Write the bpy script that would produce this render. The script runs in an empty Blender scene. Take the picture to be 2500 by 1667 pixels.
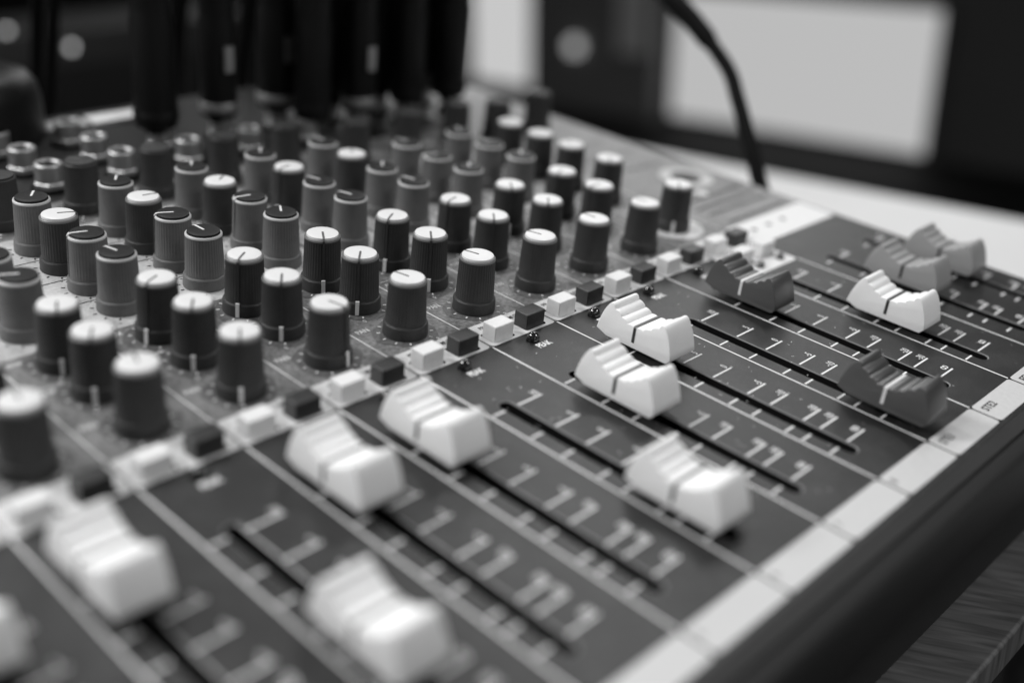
import bpy, bmesh, math, random
from mathutils import Vector, Matrix
from mathutils.geometry import tessellate_polygon
random.seed(7)
S = 0.026            # one channel-strip pitch in metres; all lengths below are in pitches
TILT = math.atan(0.128)
sc = bpy.context.scene

# ------------------------------------------------------------------ camera
cam_d = bpy.data.cameras.new("camera")
cam_d.sensor_fit = 'HORIZONTAL'; cam_d.sensor_width = 36.0
cam_d.lens = 39.33
cam_d.clip_start = 0.005; cam_d.clip_end = 50
cam_d.dof.use_dof = True
cam_d.dof.focus_distance = 12.0 * S
cam_d.dof.aperture_fstop = 4.05
cam_d.dof.aperture_blades = 0
cam = bpy.data.objects.new("camera", cam_d); sc.collection.objects.link(cam)
rx = Vector((0.687166964, -0.726499492, -0.000229568))
ry = Vector((-0.275318223, -0.260120104, -0.925493062))
rz = Vector((0.672310524, 0.636031461, -0.378764491))
M = Matrix(((rx.x, -ry.x, -rz.x, -2.56811 * S), (rx.y, -ry.y, -rz.y, -7.45103 * S),
            (rx.z, -ry.z, -rz.z, 4.40711 * S), (0, 0, 0, 1)))
cam.matrix_world = M
sc.camera = cam

# ------------------------------------------------------------------ world and lamps
w = bpy.data.worlds.new("World"); sc.world = w; w.use_nodes = True
w.node_tree.nodes['Background'].inputs[0].default_value = (1, 1, 1, 1)
w.node_tree.nodes['Background'].inputs[1].default_value = 0.12

def area(name, loc, target, size, watts):
    l = bpy.data.lights.new(name, 'AREA'); l.shape = 'DISK'; l.size = size; l.energy = watts
    o = bpy.data.objects.new(name, l); sc.collection.objects.link(o)
    o.location = loc
    o.rotation_euler = (Vector(target) - Vector(loc)).to_track_quat('-Z', 'Y').to_euler()
    return o
LP = 0.60
for i, (x, y, z, s, e) in enumerate([(-0.45, 0.68, 0.80, .28, 14), (0.85, 0.30, 1.0, .25, 5),
                                     (-0.62, 0.30, 0.80, .26, 7.5), (0.20, 0.75, 1.15, .20, 6),
                                     (0.65, -0.80, 0.75, .30, 8)]):  # last one is an added front fill for the fader fronts
    area("ceiling_or_fill_lamp", (x, y, z), (0.14, 0.0, 0), s, e * LP)
# broad fill lamp added out of view at far right: gives the sheen on every upward face
sl = area("sheen_fill_lamp", (1.75, 1.20, 0.95), (0.2, 0.0, 0), 1.0, 8.5)
sl.data.shape = 'RECTANGLE'; sl.data.size = 1.5; sl.data.size_y = .8

sc.view_settings.view_transform = 'Standard'
sc.view_settings.look = 'None'
sc.view_settings.exposure = 0.0
sc.view_settings.gamma = 1.0
sc.view_settings.use_curve_mapping = False
sc.cycles.max_bounces = 8
sc.cycles.use_denoising = True

# ------------------------------------------------------------------ materials (all greys: the photograph is black and white)
def mat(name, g, rough=.5, spec=.5, metal=0.0, emit=0.0, var=0.0, vscale=300.0, bump=0.0, bscale=3000.0,
        dust=0.0, coat=0.0, dscale=80.0):
    m = bpy.data.materials.new(name); m.use_nodes = True
    nt = m.node_tree; b = nt.nodes['Principled BSDF']
    b.inputs['Base Color'].default_value = (g, g, g, 1)
    b.inputs['Roughness'].default_value = rough
    b.inputs['Specular IOR Level'].default_value = spec
    b.inputs['Metallic'].default_value = metal
    if coat: b.inputs['Coat Weight'].default_value = coat
    if emit:
        b.inputs['Emission Color'].default_value = (1, 1, 1, 1)
        b.inputs['Emission Strength'].default_value = emit
    tc = nt.nodes.new('ShaderNodeTexCoord')
    col = None
    if var:
        n = nt.nodes.new('ShaderNodeTexNoise'); n.inputs['Scale'].default_value = vscale
        n.inputs['Detail'].default_value = 6; n.inputs['Roughness'].default_value = .65
        nt.links.new(tc.outputs['Object'], n.inputs['Vector'])
        r = nt.nodes.new('ShaderNodeMapRange')
        r.inputs[1].default_value = .3; r.inputs[2].default_value = .7
        r.inputs[3].default_value = g * (1 - var); r.inputs[4].default_value = g * (1 + var)
        nt.links.new(n.outputs['Fac'], r.inputs[0]); col = r.outputs[0]
    if dust:
        # patches of dust and fine specks lying on the paint
        n = nt.nodes.new('ShaderNodeTexNoise'); n.inputs['Scale'].default_value = dscale
        n.inputs['Detail'].default_value = 8; n.inputs['Roughness'].default_value = .7
        nt.links.new(tc.outputs['Object'], n.inputs['Vector'])
        r = nt.nodes.new('ShaderNodeMapRange'); r.inputs[1].default_value = .48; r.inputs[2].default_value = .75
        nt.links.new(n.outputs['Fac'], r.inputs[0])
        n2 = nt.nodes.new('ShaderNodeTexNoise'); n2.inputs['Scale'].default_value = 3200
        n2.inputs['Detail'].default_value = 3
        nt.links.new(tc.outputs['Object'], n2.inputs['Vector'])
        r2 = nt.nodes.new('ShaderNodeMapRange'); r2.inputs[1].default_value = .5; r2.inputs[2].default_value = .72
        nt.links.new(n2.outputs['Fac'], r2.inputs[0])
        mu = nt.nodes.new('ShaderNodeMath'); mu.operation = 'MULTIPLY'
        nt.links.new(r.outputs[0], mu.inputs[0]); nt.links.new(r2.outputs[0], mu.inputs[1])
        # sparse single crumbs everywhere
        vo = nt.nodes.new('ShaderNodeTexVoronoi'); vo.inputs['Scale'].default_value = 500
        nt.links.new(tc.outputs['Object'], vo.inputs['Vector'])
        r3 = nt.nodes.new('ShaderNodeMapRange'); r3.inputs[1].default_value = .09; r3.inputs[2].default_value = .03
        nt.links.new(vo.outputs['Distance'], r3.inputs[0])
        wn = nt.nodes.new('ShaderNodeSeparateColor'); nt.links.new(vo.outputs['Color'], wn.inputs[0])
        gt = nt.nodes.new('ShaderNodeMath'); gt.operation = 'GREATER_THAN'; gt.inputs[1].default_value = .72
        nt.links.new(wn.outputs[0], gt.inputs[0])
        m3 = nt.nodes.new('ShaderNodeMath'); m3.operation = 'MULTIPLY'
        nt.links.new(r3.outputs[0], m3.inputs[0]); nt.links.new(gt.outputs[0], m3.inputs[1])
        ad = nt.nodes.new('ShaderNodeMath'); ad.operation = 'ADD'; ad.use_clamp = True
        nt.links.new(mu.outputs[0], ad.inputs[0]); nt.links.new(m3.outputs[0], ad.inputs[1])
        sc_ = nt.nodes.new('ShaderNodeMath'); sc_.operation = 'MULTIPLY_ADD'
        sc_.inputs[1].default_value = dust
        nt.links.new(ad.outputs[0], sc_.inputs[0])
        if col: nt.links.new(col, sc_.inputs[2])
        else: sc_.inputs[2].default_value = g
        col = sc_.outputs[0]
    if col:
        cc = nt.nodes.new('ShaderNodeCombineColor')
        for i in range(3): nt.links.new(col, cc.inputs[i])
        nt.links.new(cc.outputs[0], b.inputs['Base Color'])
    if bump:
        n = nt.nodes.new('ShaderNodeTexNoise'); n.inputs['Scale'].default_value = bscale
        n.inputs['Detail'].default_value = 3
        nt.links.new(tc.outputs['Object'], n.inputs['Vector'])
        bp = nt.nodes.new('ShaderNodeBump'); bp.inputs['Strength'].default_value = bump
        bp.inputs['Distance'].default_value = .0002
        nt.links.new(n.outputs['Fac'], bp.inputs['Height']); nt.links.new(bp.outputs[0], b.inputs['Normal'])
    return m
MT = dict(
    fader_panel=mat('charcoal_paint', .015, .40, .40, var=.5, vscale=1300, bump=.35, dust=.15),
    knob_panel=mat('slate_paint', .19, .40, .5, var=.60, vscale=750, bump=.5, dust=.50, dscale=60),
    white_print=mat('white_print', .78, .5, .3, var=.04, vscale=900),
    clean_paint=mat('clean_slate_paint', .11, .40, .5, var=.55, vscale=900, bump=.3, dust=.25, dscale=120),
    name_block=mat('pale_name_block', .56, .5, .4, var=.05, vscale=700),
    white_block=mat('pale_block', .72, .5, .4, var=.05, vscale=700),
    eq_block=mat('pale_dusty_block', .52, .5, .4, var=.16, vscale=900),
    dark_print=mat('dark_print', .03, .5, .3),
    hole=mat('black_recess', .004, .8, .1),
    slot_wall=mat('slot_edge', .005, .85, .1),
    bevel=mat('edge_highlight', .16, .35, .5),  # highlight on the slot's bent lip, put into a paler colour
    knob_dark=mat('black_knob_plastic', .036, .5, .35, bump=.5, bscale=2600, var=.12, vscale=500),
    knob_grey=mat('grey_knob_plastic', .135, .48, .4, bump=.5, bscale=2600, var=.08, vscale=500),
    rim_grey=mat('lit_rim_pale', .55, .45, .4),  # both rims paler than their knob bodies: overhead light painted in
    rim_dark=mat('lit_rim_grey', .15, .45, .4),
    rear_panel=mat('black_rear_paint', .012, .5, .3),
    cap_white=mat('white_cap_plastic', .70, .38, .45, var=.02, vscale=500),
    cap_black=mat('black_cap_plastic', .012, .5, .3, bump=.3, dust=.03),
    pointer_dark=mat('dark_pointer', .10, .45),
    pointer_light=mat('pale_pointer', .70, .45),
    fader_white=mat('white_fader_plastic', .90, .42, .4, var=.02, vscale=300, bump=.12, bscale=1500),
    fader_black=mat('dark_fader_plastic', .075, .32, .85, bump=.2),
    fader_grey=mat('grey_fader_plastic', .33, .42, .45, bump=.2),
    black_line=mat('black_line', .03, .4),
    button_white=mat('white_button_plastic', .72, .5, .35, var=.05, vscale=500, bump=.4),
    button_dark=mat('dark_button_plastic', .018, .40, .5, var=.25, vscale=500, bump=.4),
    lens=mat('dark_lens', .006, .06, .8, coat=.6),
    lens_grey=mat('grey_lens', .10, .15, .7),
    chassis=mat('black_chassis', .012, .5, .3, bump=.3, bscale=900),
    front=mat('dark_bumper', .024, .6, .2, bump=.4, bscale=1200),
    chrome=mat('bright_nickel', .45, .5, .5, metal=1.0),
    rubber=mat('black_rubber', .003, .7, .12),
    plug=mat('black_plug', .006, .42, .25),
    desk=mat('white_desk', .78, .35, .5, var=.02, vscale=30),
    floor=mat('dark_floor', .008, .7, .2, var=.3, vscale=3),
    wall=mat('dark_wall', .09, .8, .2, var=.1, vscale=2),
    wall_black=mat('black_wall', .008, .8, .2),
    pane=mat('lit_pane', .5, .5, emit=.46),
    pane_pale=mat('lit_pane_pale', .5, .5, emit=.55),
    strip_grey=mat('pale_strip_grey', .7, .8),
    pillar=mat('grey_pillar', .20, .8),
    lamp=mat('lamp_glow', .5, .5, emit=.60),
    led=mat('glint_glow', .5, .5, emit=1.1),  # emission that paints metal glints on the rack
    rack=mat('rack_case', .006, .5),
)
# wood of the console table: fine stripes
def wood():
    m = bpy.data.materials.new('grained_wood'); m.use_nodes = True; nt = m.node_tree
    b = nt.nodes['Principled BSDF']; b.inputs['Roughness'].default_value = .45
    tc = nt.nodes.new('ShaderNodeTexCoord'); mp = nt.nodes.new('ShaderNodeMapping')
    mp.inputs['Rotation'].default_value = (0, 0, math.radians(65))
    mp2 = nt.nodes.new('ShaderNodeMapping'); mp2.inputs['Scale'].default_value = (45, 420, 45)
    nt.links.new(tc.outputs['Object'], mp.inputs['Vector']); nt.links.new(mp.outputs[0], mp2.inputs['Vector']); mp = mp2
    n = nt.nodes.new('ShaderNodeTexNoise'); n.inputs['Scale'].default_value = 1.0; n.inputs['Detail'].default_value = 6; n.inputs['Distortion'].default_value = .5
    nt.links.new(mp.outputs[0], n.inputs['Vector'])
    r = nt.nodes.new('ShaderNodeMapRange'); r.inputs[1].default_value = .32; r.inputs[2].default_value = .68
    r.inputs[3].default_value = .07; r.inputs[4].default_value = .17
    nt.links.new(n.outputs['Fac'], r.inputs[0])
    cc = nt.nodes.new('ShaderNodeCombineColor')
    for i in range(3): nt.links.new(r.outputs[0], cc.inputs[i])
    nt.links.new(cc.outputs[0], b.inputs['Base Color'])
    return m
MT['wood'] = wood()

# ------------------------------------------------------------------ mesh builder (coordinates in pitches)
class MB:
    def __init__(s): s.v = []; s.f = []; s.m = []; s.mats = []
    def mi(s, m):
        if m not in s.mats: s.mats.append(m)
        return s.mats.index(m)
    def add(s, vs, fs, m):
        o = len(s.v); s.v += [tuple(v) for v in vs]; i = s.mi(m)
        for f in fs: s.f.append(tuple(o + k for k in f)); s.m.append(i)
    def box(s, x0, x1, y0, y1, z0, z1, m):
        vs = [(x, y, z) for z in (z0, z1) for y in (y0, y1) for x in (x0, x1)]
        s.add(vs, [(0, 2, 3, 1), (4, 5, 7, 6), (0, 1, 5, 4), (2, 6, 7, 3), (0, 4, 6, 2), (1, 3, 7, 5)], m)
    def rect(s, x0, x1, y0, y1, z, m): s.add([(x0, y0, z), (x1, y0, z), (x1, y1, z), (x0, y1, z)], [(0, 1, 2, 3)], m)
    def poly(s, pts, z, m, holes=()):
        loops = [[Vector((p[0], p[1], 0)) for p in l] for l in [pts] + list(holes)]
        flat = [p for l in loops for p in l]
        tr = tessellate_polygon(loops); fs = []
        for a, b, c in tr:
            n = (flat[b] - flat[a]).cross(flat[c] - flat[a]).z
            fs.append((a, b, c) if n > 0 else (a, c, b))
        s.add([(p.x, p.y, z) for p in flat], fs, m)
    def lathe(s, prof, m, n=32, c=(0, 0), flute=None, mats=None):
        rings = len(prof); vs = []
        for (r, z) in prof:
            for k in range(n):
                a = 2 * math.pi * k / n; rr = r
                if flute and flute[0] <= z <= flute[1] and k % 2: rr = r - flute[2]
                vs.append((c[0] + rr * math.cos(a), c[1] + rr * math.sin(a), z))
        for j in range(rings - 1):
            fs = [(j * n + k, j * n + (k + 1) % n, (j + 1) * n + (k + 1) % n, (j + 1) * n + k) for k in range(n)]
            if j == 0: s.add(vs, fs, m); base = len(s.v) - len(vs)
            else:
                i = s.mi(m)
                for f in fs: s.f.append(tuple(base + q for q in f)); s.m.append(i)
        i = s.mi(m)
        if prof[-1][0] > 0: s.f.append(tuple(base + (rings - 1) * n + k for k in range(n))); s.m.append(i)
    def tube(s, pts, rad, m, n=14, cap=True):
        P = [Vector(p) for p in pts]; vs = []
        up = Vector((0, 0, 1))
        for i, p in enumerate(P):
            d = (P[min(i + 1, len(P) - 1)] - P[max(i - 1, 0)]).normalized()
            a = d.cross(Vector((0.31, 0.95, 0.05))).normalized(); b = d.cross(a).normalized()
            r = rad[i] if isinstance(rad, (list, tuple)) else rad
            for k in range(n):
                t = 2 * math.pi * k / n; vs.append(p + r * (a * math.cos(t) + b * math.sin(t)))
        fs = [(i * n + k, i * n + (k + 1) % n, (i + 1) * n + (k + 1) % n, (i + 1) * n + k) for i in range(len(P) - 1) for k in range(n)]
        if cap: fs += [tuple(range(n)), tuple((len(P) - 1) * n + k for k in range(n))]
        s.add(vs, fs, m)
    def build(s, name, parent=None, smooth=35, loc=None, bevel=0):
        me = bpy.data.meshes.new(name)
        me.from_pydata([(x * S, y * S, z * S) for x, y, z in s.v], [], s.f); me.update()
        for m in s.mats: me.materials.append(MT[m])
        me.polygons.foreach_set('material_index', s.m)
        bm = bmesh.new(); bm.from_mesh(me); bmesh.ops.recalc_face_normals(bm, faces=bm.faces) if smooth >= 0 else None
        bm.to_mesh(me); bm.free()
        if smooth > 0:
            me.polygons.foreach_set('use_smooth', [True] * len(me.polygons))
            me.set_sharp_from_angle(angle=math.radians(smooth))
        o = bpy.data.objects.new(name, me); sc.collection.objects.link(o)
        if parent: o.parent = parent
        if loc: o.location = [c * S for c in loc]
        if bevel:
            b = o.modifiers.new('bevel', 'BEVEL'); b.width = bevel * S; b.segments = 3; b.limit_method = 'ANGLE'
            b.harden_normals = True
        return o
def tag(o, label=None, cat=None, group=None, kind=None):
    for k, v in (('label', label), ('category', cat), ('group', group), ('kind', kind)):
        if v: o[k] = v
    return o
def empty(name, loc=(0, 0, 0), parent=None):
    o = bpy.data.objects.new(name, None); sc.collection.objects.link(o); o.location = [c * S for c in loc]
    o.empty_display_size = .01
    if parent: o.parent = parent
    return o
def rrect(x0, x1, y0, y1, r, n=5):
    out = []
    for cx, cy, a0 in ((x1 - r, y0 + r, -90), (x1 - r, y1 - r, 0), (x0 + r, y1 - r, 90), (x0 + r, y0 + r, 180)):
        for k in range(n + 1):
            a = math.radians(a0 + 90 * k / n); out.append((cx + r * math.cos(a), cy + r * math.sin(a)))
    return out
def circ(x, y, r, n=20): return [(x + r * math.cos(2 * math.pi * k / n), y + r * math.sin(2 * math.pi * k / n)) for k in range(n)]
_tx = {}
def text(mb, s, x, y, size, z, m, align='LEFT', sx=.8, bold=.02):
    key = (s, align, bold)
    if key not in _tx:
        cu = bpy.data.curves.new('t', 'FONT'); cu.body = s; cu.size = 1; cu.offset = bold; cu.align_x = align
        cu.resolution_u = 3
        o = bpy.data.objects.new('t', cu); sc.collection.objects.link(o)
        me = bpy.data.meshes.new_from_object(o, depsgraph=bpy.context.evaluated_depsgraph_get())
        _tx[key] = ([tuple(v.co) for v in me.vertices], [tuple(p.vertices) for p in me.polygons])
        bpy.data.objects.remove(o); bpy.data.curves.remove(cu); bpy.data.meshes.remove(me)
    vs, fs = _tx[key]
    mb.add([(x + v[0] * size * sx, y + v[1] * size, z) for v in vs], fs, m)

Z1, Z2, Z3 = .004, .008, .012     # heights of printed sheets above the plate
X0, X1 = -1.0, 12.03              # console's left and right edge
SLOT = (-3.49, -.84)

# ------------------------------------------------------------------ the console
con = empty('mixing_console'); con.rotation_euler = (TILT, 0, 0)
tag(con, 'worn dark mixing console with rows of knobs, square buttons and white sliding faders', 'mixing console')

slots = {k: k + .28 for k in range(-1, 10)}; slots[10] = 10.45; slots[11] = 11.45
def stadium(xc, y0, y1, r, n=8):
    pts = []
    for k in range(n + 1):
        a = math.pi * k / n; pts.append((xc + r * math.cos(a), y1 - r + r * math.sin(a)))
    for k in range(n + 1):
        a = math.pi + math.pi * k / n; pts.append((xc + r * math.cos(a), y0 + r + r * math.sin(a)))
    return pts
fp = MB()
cells = [(k, k, k + 1) for k in range(-1, 10)] + [(10, 10, 11), (11, 11, X1)]
def button_holes(k):
    h = [(k + .078, k + .402, .030, .256), (k + .566, k + .888, .030, .256)]
    if k == 9: h += [(9.075, 9.405, -.395, -.145), (9.565, 9.895, -.395, -.145)]
    return h
def wall(mb, loop, z0, z1, m):
    n = len(loop); vs = [(p[0], p[1], z1) for p in loop] + [(p[0], p[1], z0) for p in loop]
    mb.add(vs, [(i, (i + 1) % n, n + (i + 1) % n, n + i) for i in range(n)], m)
leds = {k: (k + .465, -.155) for k in range(-1, 9)}
for k, xa, xb in cells:
    holes = [stadium(slots[k], SLOT[0] - .014, SLOT[1] + .014, .084)]
    if k in leds: holes.append(circ(leds[k][0], leds[k][1], .072))
    if k == 9: holes += [rrect(*h, .03) for h in button_holes(9)[2:]]
    fp.poly([(xa, -4.21), (xb, -4.21), (xb, 0), (xa, 0)], 0, 'fader_panel', holes)
    inner = stadium(slots[k], SLOT[0], SLOT[1], .07); outer = holes[0]; n = len(inner)
    vs = [(p[0], p[1], 0) for p in outer] + [(p[0], p[1], -.010) for p in inner]
    fp.add(vs, [(i, (i + 1) % n, n + (i + 1) % n, n + i) for i in range(n)], 'bevel')
    wall(fp, inner, -.35, -.010, 'slot_wall')
    for h in holes[1:]: wall(fp, h, -.2, 0, 'slot_wall')
fp.rect(X0, X1, -4.205, -.0, -.36, 'hole')
o = fp.build('fader_panel', con, smooth=30)

up_ = MB()
for k, xa, xb in cells:
    hs = [] if k >= 10 else [rrect(*h, .03) for h in button_holes(k)[:2]]
    up_.poly([(xa, 0), (xb, 0), (xb, 5.95), (xa, 5.95)], 0, 'knob_panel', hs)
    up_.rect(xa, xb, 5.95, 9.2, 0, 'rear_panel' if k < 10 else 'knob_panel')
    for h in hs: wall(up_, h, -.2, 0, 'slot_wall')
up_.rect(X0, X1, .0, 1.2, -.21, 'hole')
up_.build('knob_panel', con, smooth=30)

# printed markings of the fader part
pr = MB()
TK = [('10', -.976), ('5', -1.45), ('0', -1.822), ('-5', -2.235), ('-10', -2.499), ('-20', -2.869), ('-30', -3.054), ('\u221e', -3.343)]
def loop8(mb, x, y, m):
    for cx in (-.024, .024):
        n = 16; vs = []
        for q in range(n):
            a = 2 * math.pi * q / n
            vs += [(x + cx + .029 * math.cos(a), y + .034 * math.sin(a), Z1), (x + cx + .015 * math.cos(a), y + .019 * math.sin(a), Z1)]
        mb.add(vs, [(2 * q, 2 * ((q + 1) % n), 2 * ((q + 1) % n) + 1, 2 * q + 1) for q in range(n)], m)
for k in range(-1, 11):
    if k > -1: pr.rect(k - .011, k + .011, -3.83, -.016 if k < 10 else -.66, Z1, 'white_print')
for k in range(-1, 12):
    xs = slots[k]
    for s_, y in TK:
        if k < 10:
            pr.rect(k + .035, xs - .088, y - .011, y + .011, Z1, 'white_print')
            pr.rect(xs + .088, k + .70, y - .011, y + .011, Z1, 'white_print')
            loop8(pr, k + .645, y + .07, 'white_print') if s_ == '\u221e' else text(pr, s_, k + .655, y + .026, .118, Z1, 'white_print', 'CENTER', .75, .012)
        else:
            pr.rect(xs - .26, xs - .13, y - .012, y + .012, Z1, 'white_print')
            pr.rect(xs + .088, xs + .34, y - .011, y + .011, Z1, 'white_print')
            loop8(pr, xs + .30, y + .07, 'white_print') if s_ == '\u221e' else text(pr, s_, xs + .30, y + .026, .118, Z1, 'white_print', 'CENTER', .75, .012)
    if k < 9: text(pr, 'PEAK', k + .395, -.325, .118, Z1, 'white_print', 'LEFT', .70, .035)
    if k == 9: pass
# a few stray scratches and crumbs on the paint
for i in range(150):
    x = random.uniform(4, 10); y = random.uniform(-3.7, -.2); a = random.uniform(0, 3.14); l = random.uniform(.006, .035)
    wd = .0025
    dx, dy = math.cos(a), math.sin(a)
    pr.add([(x - dy * wd, y + dx * wd, Z2), (x + dy * wd, y - dx * wd, Z2), (x + dx * l + dy * wd, y + dy * l - dx * wd, Z2), (x + dx * l - dy * wd, y + dy * l + dx * wd, Z2)], [(0, 1, 2, 3)], 'white_print')
pr.build('fader_scale_print', con, smooth=-1)

# name strip along the front edge
sp = MB()
names = {7: 'STE1', 8: 'STE2', 9: 'EFX', 10: 'L', 11: 'R'}
for k, xa, xb in cells:
    sp.poly(rrect(xa + .012, xb - .012, -4.157, -3.838, .045), Z1, 'name_block')
    if k in names: text(sp, names[k], xa + .085, -3.99, .120, Z2, 'dark_print', 'LEFT', 1.0, .010)
    else: text(sp, str(k + 2), xa + .07, -3.985, .10, Z2, 'dark_print', 'LEFT', .8, .008)
for k in range(0, 12):
    sp.rect(k - .006, k + .006, -4.155, -3.85, Z1, 'slot_wall')
sp.build('name_strip', con, smooth=-1)

# pale blocks round the buttons
bb = MB()
for k in range(-1, 10):
    hs = [rrect(*h, .03) for h in button_holes(k)]
    y0 = -.012 if k < 9 else -.655
    bb.poly(rrect(k + .012, k + .988, y0, .448, .05), Z1, 'white_block', hs)
    text(bb, 'PFL', k + .17, .325, .085, Z2, 'dark_print', 'LEFT', .75, .004)
    text(bb, 'MUTE', k + .62, .325, .085, Z2, 'dark_print', 'LEFT', .75, .004)
bb.poly(rrect(10.02, 11.97, -.10, .50, .06), Z1, 'white_block')
for x in (10.38, 10.74, 11.11): bb.poly(circ(x, .25, .045, 12), Z2, 'dark_print')
bb.build('button_surround', con, smooth=-1)

# knob area print
kp = MB()
def dial(x, y, m, lab, mono=True):
    # wiped, less dusty ring of paint left by fingers round the knob
    if m == 'white_print':
        n = 36; ph = random.uniform(0, 6)
        kp.poly([(x + (.345 + .022 * math.sin(3 * a + ph) + .012 * math.sin(7 * a + 2 * ph)) * math.cos(a), y + (.335 + .022 * math.sin(3 * a + ph) + .012 * math.sin(5 * a)) * math.sin(a)) for a in [2 * math.pi * q / n for q in range(n)]], Z1, 'clean_paint')
    for i in range(11):
        a = math.radians(240 - 30 * i)
        r0, r1 = (.262, .30)
        c, s = math.cos(a), math.sin(a); wd = .0085
        kp.add([(x + c * r0 - s * wd, y + s * r0 + c * wd, Z2), (x + c * r0 + s * wd, y + s * r0 - c * wd, Z2),
                (x + c * r1 + s * wd, y + s * r1 - c * wd, Z2), (x + c * r1 - s * wd, y + s * r1 + c * wd, Z2)], [(0, 1, 2, 3)], m)
    for i in (0, 10):
        a = math.radians(240 - 30 * i); c, s = math.cos(a), math.sin(a)
        text(kp, lab[0 if i == 0 else 1], x + c * .365, y + s * .365 - .03, .085, Z2, m, 'CENTER', .8, .01)
KR = {'pan': .77, 'aux2': 1.52, 'aux1': 2.16, 'low': 2.91, 'midf': 3.51, 'mid': 4.12, 'high': 4.73, 'gain': 5.56}
for k in range(-1, 10):
    xa = k; top = 5.12 if k < 7 else (4.95 if k < 9 else 4.62)
    kp.poly(rrect(xa + .03, xa + .97, 2.50, top, .06), Z1, 'eq_block')
    if k > -1:
        kp.rect(k - .009, k + .009, .47, 2.44, Z1, 'white_print')
    for y in (3.21, 3.82, 4.43):
        if y < top: kp.rect(xa + .10, xa + .90, y - .005, y + .005, Z2, 'dark_print')
    kp.rect(xa + .08, xa + .92, 1.835, 1.847, Z1, 'white_print')
    text(kp, 'PAN', xa + .07, 1.0, .11, Z1, 'white_print', 'LEFT', .75, .015)
    text(kp, 'AUX', xa + .07, 1.72, .10, Z1, 'white_print', 'LEFT', .75, .015)
    text(kp, 'AUX', xa + .07, 2.36, .10, Z1, 'white_print', 'LEFT', .75, .015)
kp.rect(9.991, 10.009, .54, 4.6, Z1, 'white_print')
# master part: pale ruled rows and a round pale surround
for y in (.62, .95, 1.16, 1.42): kp.rect(10.3, 11.8, y - .022, y + .022, Z2, 'dark_print')
kp.poly(circ(11.35, 2.1, .42, 28), Z3, 'eq_block')
kp.poly(circ(11.35, 2.1, .24, 24), Z3 + .004, 'dark_print')
kp.poly(circ(10.95, 1.53, .10, 18), Z3 + .002, 'white_block')
for y in (2.8, 3.4, 4.0): kp.rect(10.3, 11.7, y - .012, y + .012, Z2, 'dark_print')

# ------------------------------------------------------------------ knobs: prototypes
def knob_meshes(body, cap, line):
    b = MB()
    prof = [(.222, .0), (.236, .004), (.238, .012), (.232, .128), (.224, .140), (.212, .144), (.2115, .150), (.2105, .156)]
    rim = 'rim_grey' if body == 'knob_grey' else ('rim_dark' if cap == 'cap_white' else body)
    b.lathe(prof[:5], body, n=48); b.f.pop(); b.m.pop()
    b.lathe(prof[4:], body, n=48)
    b.lathe([(.2105, .156), (.2035, .35), (.1945, .575), (.1925, .585)], body, n=84, flute=(.157, .58, .0075))
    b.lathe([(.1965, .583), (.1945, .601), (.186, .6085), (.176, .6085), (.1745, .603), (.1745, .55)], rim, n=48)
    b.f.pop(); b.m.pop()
    c = MB()
    c.lathe([(.1735, .595), (.1735, .624), (.1705, .631), (.163, .6345), (.10, .637), (.0, .6375)], cap, n=44)
    p = MB()
    # raised rib: along the cap's top, over the rim and down the side; a pale tooth on the skirt
    wd = .0115
    path = [(.0, .640), (.155, .638), (.182, .630), (.199, .610), (.2005, .58), (.2165, .16)]
    for (r0, z0), (r1, z1) in zip(path[:-1], path[1:]):
        m = line if r1 < .2003 else body
        p.add([(r0, -wd, z0), (r0, wd, z0), (r1, wd, z1), (r1, -wd, z1), (r0 - .01, -wd, z0 - .02), (r0 - .01, wd, z0 - .02), (r1 - .012, wd, z1 - .02), (r1 - .012, -wd, z1 - .02)],
              [(0, 1, 2, 3), (0, 3, 7, 4), (1, 5, 6, 2), (0, 4, 5, 1)], m)
    p.lathe([(.0115, .62), (.0115, .640), (.006, .6415), (0, .6415)], line, n=12)
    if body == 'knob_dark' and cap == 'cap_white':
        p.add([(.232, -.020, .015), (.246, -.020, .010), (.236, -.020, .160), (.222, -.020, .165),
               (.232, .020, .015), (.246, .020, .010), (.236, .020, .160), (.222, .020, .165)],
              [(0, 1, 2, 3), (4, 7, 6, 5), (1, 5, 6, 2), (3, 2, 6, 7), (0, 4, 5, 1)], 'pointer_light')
    return b, c, p
KP = {}
def make_knob(kind, x, y, ang, label=None):
    if kind not in KP:
        spec = {'W': ('knob_dark', 'cap_white', 'pointer_dark'), 'G': ('knob_grey', 'cap_black', 'pointer_light'),
                'D': ('knob_dark', 'knob_dark', 'pointer_dark')}[kind]
        b, c, p = knob_meshes(*spec)
        bo = b.build('knob', con, smooth=25); co = c.build('knob_cap', bo, smooth=35); po = p.build('pointer', bo, smooth=30)
        KP[kind] = (bo, co, po); r = bo
    else:
        bo, co, po = KP[kind]
        r = bo.copy(); sc.collection.objects.link(r)
        for ch in (co, po):
            c2 = ch.copy(); c2.parent = r; sc.collection.objects.link(c2)
    r.location = (x * S, y * S, .004 * S)
    r.rotation_euler = (0, 0, math.radians(ang))
    r['label'] = {'W': 'black knob with a white top', 'G': 'grey knob with a black top', 'D': 'all black knob'}[kind]
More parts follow.
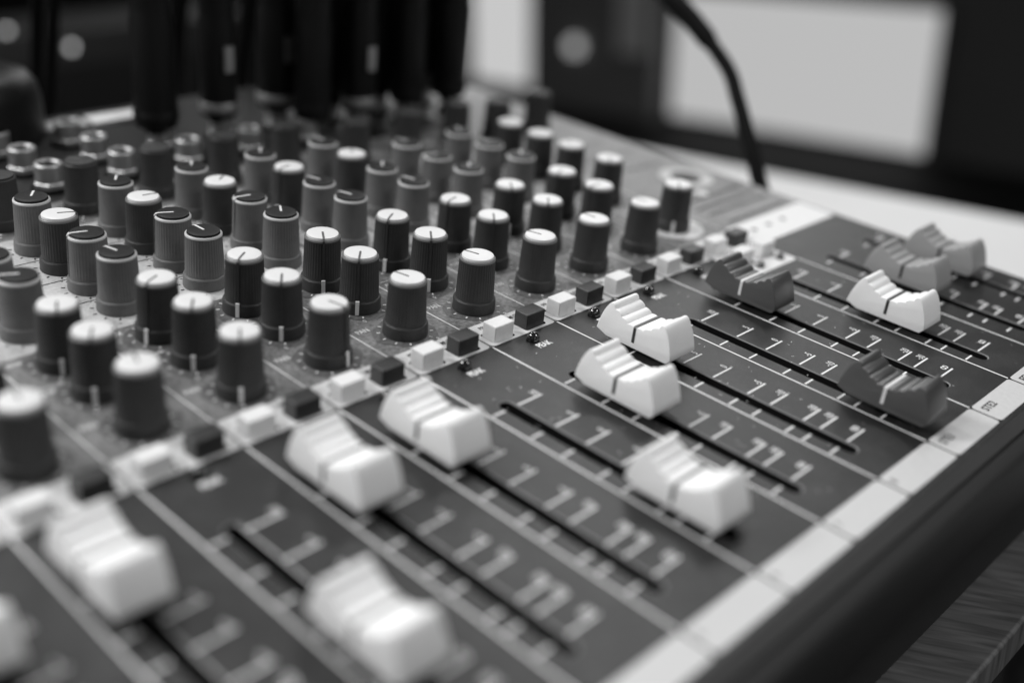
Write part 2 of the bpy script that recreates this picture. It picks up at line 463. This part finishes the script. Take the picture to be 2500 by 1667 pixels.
A = {(2,'mid'):-19,(3,'mid'):-4,(4,'mid'):41,(5,'mid'):-164,(6,'mid'):51,(2,'high'):55,(3,'high'):57,(4,'high'):58,(5,'high'):53,(6,'high'):102,
(2,'midf'):163,(3,'midf'):155,(4,'midf'):171,(5,'midf'):104,(6,'midf'):50,(7,'midf'):165,(8,'midf'):100,(1,'low'):153,(2,'low'):102,(3,'low'):92,
(4,'low'):58,(5,'low'):104,(6,'low'):103,(7,'low'):45,(8,'low'):49,(1,'aux1'):-117,(2,'aux1'):-152,(3,'aux1'):-144,(4,'aux1'):-124,(5,'aux1'):-148,
(6,'aux1'):-164,(7,'aux1'):-130,(8,'aux1'):-158,(9,'aux1'):-141,(1,'aux2'):-123,(2,'aux2'):-127,(3,'aux2'):-128,(4,'aux2'):-134,(5,'aux2'):-130,
(6,'aux2'):-133,(7,'aux2'):-136,(8,'aux2'):-179,(0,'pan'):77,(1,'pan'):73,(2,'pan'):-124,(3,'pan'):-76,(4,'pan'):102,(5,'pan'):105,(6,'pan'):104,
(7,'pan'):92,(8,'pan'):100,(9,'pan'):-142}
def vis(k, row): return True
rows_mono = [('pan', 'W'), ('aux2', 'W'), ('aux1', 'W'), ('low', 'G'), ('midf', 'G'), ('mid', 'W'), ('high', 'G'), ('gain', 'D')]
for k in range(0, 10):
    for row, kind in rows_mono:
        y = KR[row]
        if k == 0 and row not in ('pan', 'aux2'): continue
        if k == 1 and row not in ('pan', 'aux2', 'aux1', 'low', 'midf'): continue
        if k in (7, 8):
            if row == 'high': continue
            if row == 'mid': kind = 'G'
            if row == 'gain': y = 5.2
        if k == 9:
            if row in ('high', 'aux2'): continue
            if row in ('low', 'midf', 'mid'): kind = 'W'; y -= .05
            if row == 'gain': y = 5.2
            if row == 'pan': y = .96
        x = k + (.5 if k < 7 else .46)
        if k == 9 and row == 'pan': x = 9.43
        make_knob(kind, x, y, A.get((k, row), random.uniform(60, 200)))
        if kind == 'G': lab = ('-', '+'); m = 'dark_print'
        elif row == 'pan': lab = ('L', 'R'); m = 'white_print'
        elif row == 'mid': lab = ('-', '+'); m = 'dark_print'
        else: lab = ('0', '10'); m = 'white_print'
        dial(x, y, m, lab)
for x, y in ((10.12, 4.96), (11.12, 5.0)): make_knob('D', x, y, 80)
kp.poly(circ(9.46, .96, .42, 28), Z2, 'white_block')
kp.build('knob_scale_print', con, smooth=-1)

# ------------------------------------------------------------------ push buttons
def button(x, y, kind):
    if kind not in KP:
        b = MB()
        hx, hy, h = .140, .096, .185
        b.box(-hx, hx, -hy, hy, -.15, h, kind)
        o = b.build('push_button', con, smooth=40, bevel=.014); KP[kind] = o
    else:
        o = KP[kind].copy(); sc.collection.objects.link(o)
    o.location = (x * S, y * S, random.uniform(-.006, .006) * S)
    o['label'] = 'white square button' if kind == 'button_white' else 'dark square button'
for k in range(-1, 10):
    button(k + .222, .130, 'button_white'); button(k + .706, .130, 'button_dark')
button(9.24, -.268, 'button_white'); button(9.73, -.268, 'button_white')

# ------------------------------------------------------------------ peak lights
def led(x, y, r, m):
    b = MB()
    b.lathe([(r, -.08), (r, .032)] + [(r * math.cos(math.radians(a)), .032 + r * 1.05 * math.sin(math.radians(a))) for a in (15, 30, 45, 60, 75, 87)], m, n=28)
    b.build('peak_light', con, smooth=60, loc=(x, y, 0))
for k, (x, y) in leds.items():
    if k > -1: led(x, y, .066, 'lens')
led(9.31, -.52, .05, 'lens_grey'); led(9.78, -.52, .05, 'lens_grey')

# ------------------------------------------------------------------ fader caps
def fader_profile():
    half = []
    # from centre outwards: scooped, stepped finger rest up to the ridge, then the bulging end
    steps = [(.018, .313), (.030, .318), (.065, .321), (.094, .317), (.102, .311), (.110, .333), (.145, .351), (.182, .358), (.192, .352),
             (.200, .378), (.235, .403), (.272, .413), (.282, .407), (.290, .437), (.304, .458), (.328, .465), (.352, .455)]
    out = [(.374, .430), (.400, .388), (.426, .335), (.450, .268), (.470, .198), (.485, .13)]
    return steps + out
def make_fader(kind, line):
    b = MB(); half = fader_profile()
    top = [(-y, z) for y, z in reversed(half)] + half      # -y (front) to +y (rear)
    n = len(top)
    def wx(z): return .216 - .012 * max(0, (z - .13)) / .33
    L = [(-wx(z), y, z) for y, z in top]; Rr = [(wx(z), y, z) for y, z in top]
    fs = [(i, n + i, n + i + 1, i + 1) for i in range(n - 1)]
    b.add(L + Rr, fs, kind)
    b.add([(-wx(z), y, z) for y, z in top], [tuple(range(n))], kind)
    b.add([(wx(z), y, z) for y, z in top], [tuple(reversed(range(n)))], kind)
    # lower band, drawn in towards the underside
    q = [(.485, .13, .216), (.35, .068, .200), (-.43, .068, .200), (-.485, .13, .216)]
    lv = [(-x, y, z) for y, z, x in q] + [(x, y, z) for y, z, x in q]
    b.add(lv, [(0, 4, 5, 1), (1, 5, 6, 2), (2, 6, 7, 3), (0, 1, 2, 3), (4, 7, 6, 5)], kind)
    bm_o = b.build('fader_cap', con, smooth=33)
    bmm = bmesh.new(); bmm.from_mesh(bm_o.data); bmesh.ops.remove_doubles(bmm, verts=bmm.verts, dist=1e-7)
    bmesh.ops.recalc_face_normals(bmm, faces=bmm.faces); bmm.to_mesh(bm_o.data); bmm.free()
    bv = bm_o.modifiers.new('bevel', 'BEVEL'); bv.width = .012 * S; bv.segments = 3; bv.limit_method = 'ANGLE'
    bv.angle_limit = math.radians(55); bv.harden_normals = False
    l = MB(); wd = .017; e = .004
    zt = .318; xt = wx(zt) + e; xb = wx(.14) + e
    def strip(pts):
        vs = [(x, y, z) for y in (-wd, wd) for x, z in pts]; k = len(pts)
        inner = [(x * .96, y, z - .012) for y in (-wd, wd) for x, z in pts]
        l.add(vs, [(i, i + 1, k + i + 1, k + i) for i in range(k - 1)], line)
        l.add(vs + inner, [(i, i + 1, 2 * k + i + 1, 2 * k + i) for i in range(k - 1)] + [(k + i, 3 * k + i, 3 * k + i + 1, k + i + 1) for i in range(k - 1)], line)
    strip([(-xb, .14), (-xt, zt - .010), (-xt + .010, zt + e), (xt - .010, zt + e), (xt, zt - .010), (xb, .14)])
    lo = l.build('index_line', bm_o, smooth=-1)
    st = MB(); st.box(-.03, .03, -.11, .11, -.3, .08, 'slot_wall')
    so = st.build('fader_stem', bm_o, smooth=-1)
    return bm_o, lo, so
FC = {}
def fader(kind, line, x, y, lab):
    if kind not in FC: FC[kind] = make_fader(kind, line); r = FC[kind][0]
    else:
        r = FC[kind][0].copy(); sc.collection.objects.link(r)
        for ch in FC[kind][1:]:
            c = ch.copy(); c.parent = r; sc.collection.objects.link(c)
    r.location = (x * S, y * S, 0); r['label'] = lab
for k, y in [(-1, -.86), (0, -.91), (1, -2.58), (2, -.99), (3, -.985), (4, -2.96), (5, -1.54), (6, -.99), (9, -2.32)]:
    fader('fader_white', 'black_line', slots[k], y, 'white sliding cap with a black line')
for k, y in [(7, -3.30), (8, -.99)]: fader('fader_black', 'pointer_light', slots[k], y, 'dark sliding cap with a white line')
for k, y in [(10, -1.93), (11, -1.96)]: fader('fader_grey', 'black_line', slots[k], y, 'grey sliding cap with a black line')

# ------------------------------------------------------------------ sockets at the back of the panel
def jack(x, y):
    if 'jack' not in KP:
        b = MB()
        b.lathe([(.235, 0), (.235, .03), (.225, .04), (.20, .04)], 'rubber', n=28)
        b.lathe([(.205, .04), (.205, .10), (.19, .115)], 'chrome', n=6)
        b.lathe([(.172, .115), (.172, .33), (.160, .345), (.125, .345), (.112, .33), (.112, .05)], 'chrome', n=28)
        o = b.build('jack_socket', con, smooth=30); KP['jack'] = o
        h = MB(); h.poly(circ(0, 0, .111, 20), .30, 'hole'); ho = h.build('socket_hole', o, smooth=-1); KP['jh'] = ho
    else:
        o = KP['jack'].copy(); sc.collection.objects.link(o)
        h = KP['jh'].copy(); h.parent = o; sc.collection.objects.link(h)
    o.location = (x * S, y * S, 0)
for k in range(2, 11):
    jack(k + .5, 6.42)
    jack(k + .5, 7.14)
for k in (3, 4): jack(k + .5, 7.9)
# pale strips near the rear edge
rb = MB()
rb.box(4.45, 5.12, 8.48, 8.84, .0, .05, 'white_block'); rb.box(5.24, 6.02, 8.50, 8.86, .0, .05, 'white_block')
rb.build('rear_pale_strip', con, smooth=-1)

# ------------------------------------------------------------------ body of the console
ch = MB()
def prism_x(mb, pts, xa, xb, m):
    n = len(pts); vs = [(xa, y, z) for y, z in pts] + [(xb, y, z) for y, z in pts]
    mb.add(vs, [(i, (i + 1) % n, n + (i + 1) % n, n + i) for i in range(n)] + [tuple(range(n)), tuple(reversed(range(n, 2 * n)))], m)
prism_x(ch, [(-4.30, -.40), (9.2, -.40), (9.2, -4.2), (-4.12, -2.52), (-4.22, -2.44), (-4.24, -2.2)], X0, X1, 'chassis')
ch.box(X0, X0 + .05, -4.42, 9.2, -.42, -.002, 'chassis'); ch.box(X1 - .03, X1, -4.42, 9.2, -.42, -.002, 'chassis')
ch.box(X0 + .05, X1 - .03, 9.15, 9.2, -.42, -.002, 'chassis')
ch.build('chassis', con, smooth=30)
fb = MB()
prism_x(fb, [(-4.212, -.001), (-4.37, -.001), (-4.385, -.03), (-4.405, -.03), (-4.42, -.003), (-4.50, -.02), (-4.55, -.06), (-4.585, -.16), (-4.60, -.5), (-4.60, -.74), (-4.57, -.84), (-4.30, -.90), (-4.30, -.365), (-4.212, -.365)], X0, X1, 'front')
fb.build('front_rail', con, smooth=40)

# ------------------------------------------------------------------ tables and room (world axes, pitches)
TZ = -3.05
tb = MB(); tb.box(-3.5, 11.9, -4.53, 12.5, TZ - .45, TZ, 'wood')
o = tb.build('wooden_table', None, smooth=30, bevel=.05)
for lx, ly in ((-3.1, -4.1), (11.3, -4.1), (-3.1, 12), (11.3, 12)): 
    l = MB(); l.box(lx - .3, lx + .3, ly - .3, ly + .3, -30, TZ - .45, 'wood'); l.build('leg', o, smooth=-1)
tag(o, 'streaky grained wooden table under the front edge of the console', 'table')
td = MB(); td.box(12.3, 25.0, -12, 26, TZ - .9, TZ, 'desk')
o = td.build('white_desk', None, smooth=30, bevel=.42)
for lx, ly in ((12.9, -11), (24.4, -11), (12.9, 25), (24.4, 25)):
    l = MB(); l.box(lx - .3, lx + .3, ly - .3, ly + .3, -30, TZ - .9, 'chassis'); l.build('leg', o, smooth=-1)
tag(o, 'bright white desk top beyond the right side of the console', 'desk')
fl = MB(); fl.rect(-260, 260, -260, 260, -30, 'floor'); o = fl.build('floor', None, smooth=-1); tag(o, kind='structure')
# far right wall with glowing panels
wl = MB(); wl.box(144, 148, -120, 152, -30, 90, 'wall'); o = wl.build('far_wall', None, smooth=-1)
tag(o, 'dark far wall holding the pale glowing panels', 'wall')
wl = MB(); wl.box(-120, 144, 152, 156, -30, 90, 'wall_black'); o = wl.build('back_wall', None, smooth=-1)
tag(o, 'black wall behind the plugs and cables', 'wall')
def panel(y0, y1, z0, z1, m, lab):
    p = MB(); p.box(142.6, 143, y0, y1, z0, z1, m); r = empty('lit_window', (143.5, (y0 + y1) / 2, z0))
    f = MB()
    for a, b, c, d in ((y0 - 1.2, y0, z0 - 1.2, z1 + 1.2), (y1, y1 + 1.2, z0 - 1.2, z1 + 1.2), (y0, y1, z0 - 1.2, z0), (y0, y1, z1, z1 + 1.2)):
        f.box(142.4, 143.9, a, b, c, d, 'wall')
    po = p.build('pane', r, smooth=-1); fo = f.build('frame', r, smooth=-1)
    for q in (po, fo): q.location = -Vector(r.location)
    tag(r, lab, 'window')
panel(54.2, 95.5, -30 + .8, -10.6, 'pane', 'large pale glowing window behind the curved black cable')
panel(123.5, 139.5, -28.5, 72.0, 'pane_pale', 'narrow pale glowing window beside the plugs')
cl = MB(); cl.box(139, 142.3, 96.6, 122.3, -30, 80, 'pillar'); o = cl.build('pillar', None, smooth=-1)
tag(o, 'dark grey pillar between the two glowing windows', 'pillar')
g = MB(); g.box(137.8, 138.9, 98.2, 103.0, -20, 40, 'strip_grey'); o = g.build('grey_strip', None, smooth=-1)  # pale grey upright strip in front of the pillar
tag(o, 'soft grey upright strip at the right of the dark pillar', 'pipe')
ld = MB(); ld.lathe([(1.15, 0), (1.15, .6), (.9, .9)], 'lamp', n=24)
o = ld.build('round_lamp', None, smooth=40); o.location = (138.6 * S, 112.0 * S, -19.9 * S); o.rotation_euler = (0, math.radians(-90), 0)
tag(o, 'small round glowing spot on the dark pillar', 'lamp')

# ------------------------------------------------------------------ plugs standing in the sockets
Rt = Matrix.Rotation(TILT, 3, 'X')
def loc2w(p): return Rt @ Vector(p)
def plug(x, y, r, h, lab, bend, z=.26):
    root = empty('cable_plug'); root.location = loc2w((x, y, z)) * S; root.rotation_euler = (TILT, 0, 0)
    b = MB()
    b.lathe([(r * .55, 0), (r * .6, .06), (r * .96, .10), (r, .16), (r, h * .62), (r * .92, h * .66), (r * .92, h * .7), (r * .86, h), (r * .5, h + .08)], 'plug', n=32)
    b.build('plug_body', root, smooth=35)
    q = MB(); q.lathe([(r * 1.02, .17), (r * 1.05, .19), (r * 1.05, .30), (r * 1.02, .32)], 'chrome' if bend[2] else 'plug', n=32)
    q.f.pop(); q.m.pop(); q.build('plug_ring', root, smooth=35)
    if bend[2]:
        la = MB(); la.box(-.07, .07, -r - .035, -r + .01, h * .34, h * .50, 'chrome'); la.build('latch', root, smooth=-1)
    c = MB()
    pts = []
    for i in range(15):
        t = i / 14
        pts.append((bend[0] * t * t * 3.2, bend[1] * t * t * 3.2, h + .02 + t * 5.2 - t ** 3 * 2.2))
    # then the cable falls away behind the console
    lx, ly, lz = pts[-1]
    for i in range(1, 12):
        t = i / 11; pts.append((lx + bend[0] * 2.2 * t, ly + 4.2 * t, lz + 1.0 * math.sin(min(t * 2.2, 1.57)) * (1 - t) - 11.5 * t * t))
    c.tube(pts, [r * .55 - .0 + (max(0, .12 - r * .55)) if i < 3 else max(.11, r * .55 - i * .03) for i in range(len(pts))], 'rubber', n=14)
    c.build('cable', root, smooth=60)
    tag(root, lab, 'plug', 'cable plugs standing in the rear sockets')
plugs = [(5.45, 7.14, .30, 2.5, (0.1, .5, 0), 'leftmost tall black plug, standing alone at the left'),
         (6.47, 7.14, .27, 2.3, (-.1, .4, 1), 'second tall black plug from the left with dark barrel'),
         (7.50, 7.14, .30, 2.4, (.15, .3, 1), 'tall black plug in the rear row right of the second plug'),
         (7.62, 6.42, .27, 2.3, (.0, .4, 0), 'tall black plug in the front row nearest the left'),
         (8.50, 7.14, .34, 2.4, (.1, .4, 0), 'thick black plug in the middle of the rear row'),
         (8.50, 6.42, .27, 2.2, (-.1, .5, 1), 'thinner black plug in the middle of the front row'),
         (9.50, 7.14, .32, 2.4, (.1, .5, 0), 'thick black plug second from the right in the rear row'),
         (9.50, 6.42, .28, 2.4, (.05, .4, 0), 'black plug second from the right in the front row'),
         (10.45, 7.14, .34, 2.4, (-.05, .5, 1), 'thick black plug at the right end of the rear row'),
         (10.42, 6.42, .30, 2.4, (.0, .45, 0), 'black plug at the right end, against the pale window')]
for x, y, r, h, bd, lab in plugs: plug(x, y, r, h, lab, bd)

# cable curving down beyond the right side of the console
cb = MB()
def catmull(P, n=6):
    P = [Vector(p) for p in P]; out = []
    for i in range(len(P) - 1):
        p0, p1, p2, p3 = P[max(i - 1, 0)], P[i], P[i + 1], P[min(i + 2, len(P) - 1)]
        for k in range(n):
            t = k / n
            out.append(.5 * ((2 * p1) + (-p0 + p2) * t + (2 * p0 - 5 * p1 + 4 * p2 - p3) * t * t + (-p0 + 3 * p1 - 3 * p2 + p3) * t ** 3))
    out.append(P[-1]); return out
path = catmull([(14, 30, -29.8), (14, 29.6, -8), (14, 27.5, 2.5), (14.3, 20, 5.0), (14.5, 13, 4.4), (14.6, 9.5, 4.0), (14.45, 7.2, 3.75), (14.13, 5.25, 3.1), (13.92, 4.35, 2.55), (13.83, 3.76, 2.18), (13.56, 2.91, 1.59), (13.28, 2.49, 1.17), (12.96, 2.05, .68), (12.73, 1.69, .18), (12.58, 1.36, -.39), (12.50, 1.1, -1.4), (12.6, .8, -2.5), (12.9, .6, -2.94), (13.6, .9, -2.95), (14.4, 2.0, -2.95), (15.2, 4.2, -2.95), (16, 9, -2.95)])
croot = empty('hanging_cable', (12.6, .8, TZ))
cb.tube(path, .125, 'rubber', n=16); c1 = cb.build('cable', croot, smooth=60)
bt = MB(); bt.tube(path[24:58], [.25 - .08 * i / 32 if i < 33 else .126 for i in range(34)], 'rubber', n=18); c2 = bt.build('strain_relief', croot, smooth=60)
for q in (c1, c2): q.location = -Vector(croot.location)
tag(croot, 'thick black cable curving down in front of the large pale window', 'cable')

# black rounded case at the left edge, standing behind the console's rear sockets
bc = MB()
prof = [(1.32, -1.3), (1.34, 1.45), (1.30, 1.68), (1.18, 1.84), (.95, 1.93), (.45, 1.97), (0, 1.98)]
bc.lathe(prof, 'plug', n=40)
o = bc.build('microphone_head', None, smooth=60); o.location = [c * S for c in (3.28, 9.0, 0.15)]
tag(o, 'glossy black rounded microphone head at the left edge', 'microphone')
o2 = MB(); o2.lathe([(.5, -3.2), (.5, -1.25)], 'plug', n=20); q = o2.build('stand', o, smooth=60)

# dark rack unit far behind the plugs with small glowing dots standing in for metal glints
rk = MB(); rk.box(8, 26, 34, 40, -6.5, -.6, 'rack'); o = rk.build('rack_unit', None, smooth=-1, bevel=.1)
rk2 = MB(); rk2.box(9.5, 25.5, 33.95, 34.0, -5.2, -1.9, 'wall_black'); rk2.build('front_plate', o, smooth=-1)
tag(o, 'dark blurred rack unit with small glowing glints far behind the plugs', 'rack unit')
for x, y, z, r in ((14.9, 33.85, -.45, .11), (17.2, 33.85, -1.25, .13)):
    q = MB(); q.lathe([(r, 0), (r, .03), (r * .6, .1)], 'led', n=14)
    qo = q.build('glint_dot', o, smooth=60); qo.location = (x * S, y * S, z * S); qo.rotation_euler = (math.radians(90), 0, 0)
tbk = MB(); tbk.box(6, 28, 32, 44, -7.4, -6.6, 'rack'); o = tbk.build('rack_shelf', None, smooth=-1)
for lx in (6.6, 27.4):
    l = MB(); l.box(lx - .3, lx + .3, 33, 43, -30, -7.4, 'rack'); l.build('leg', o, smooth=-1)
tag(o, 'dark low shelf under the rack unit', 'shelf')
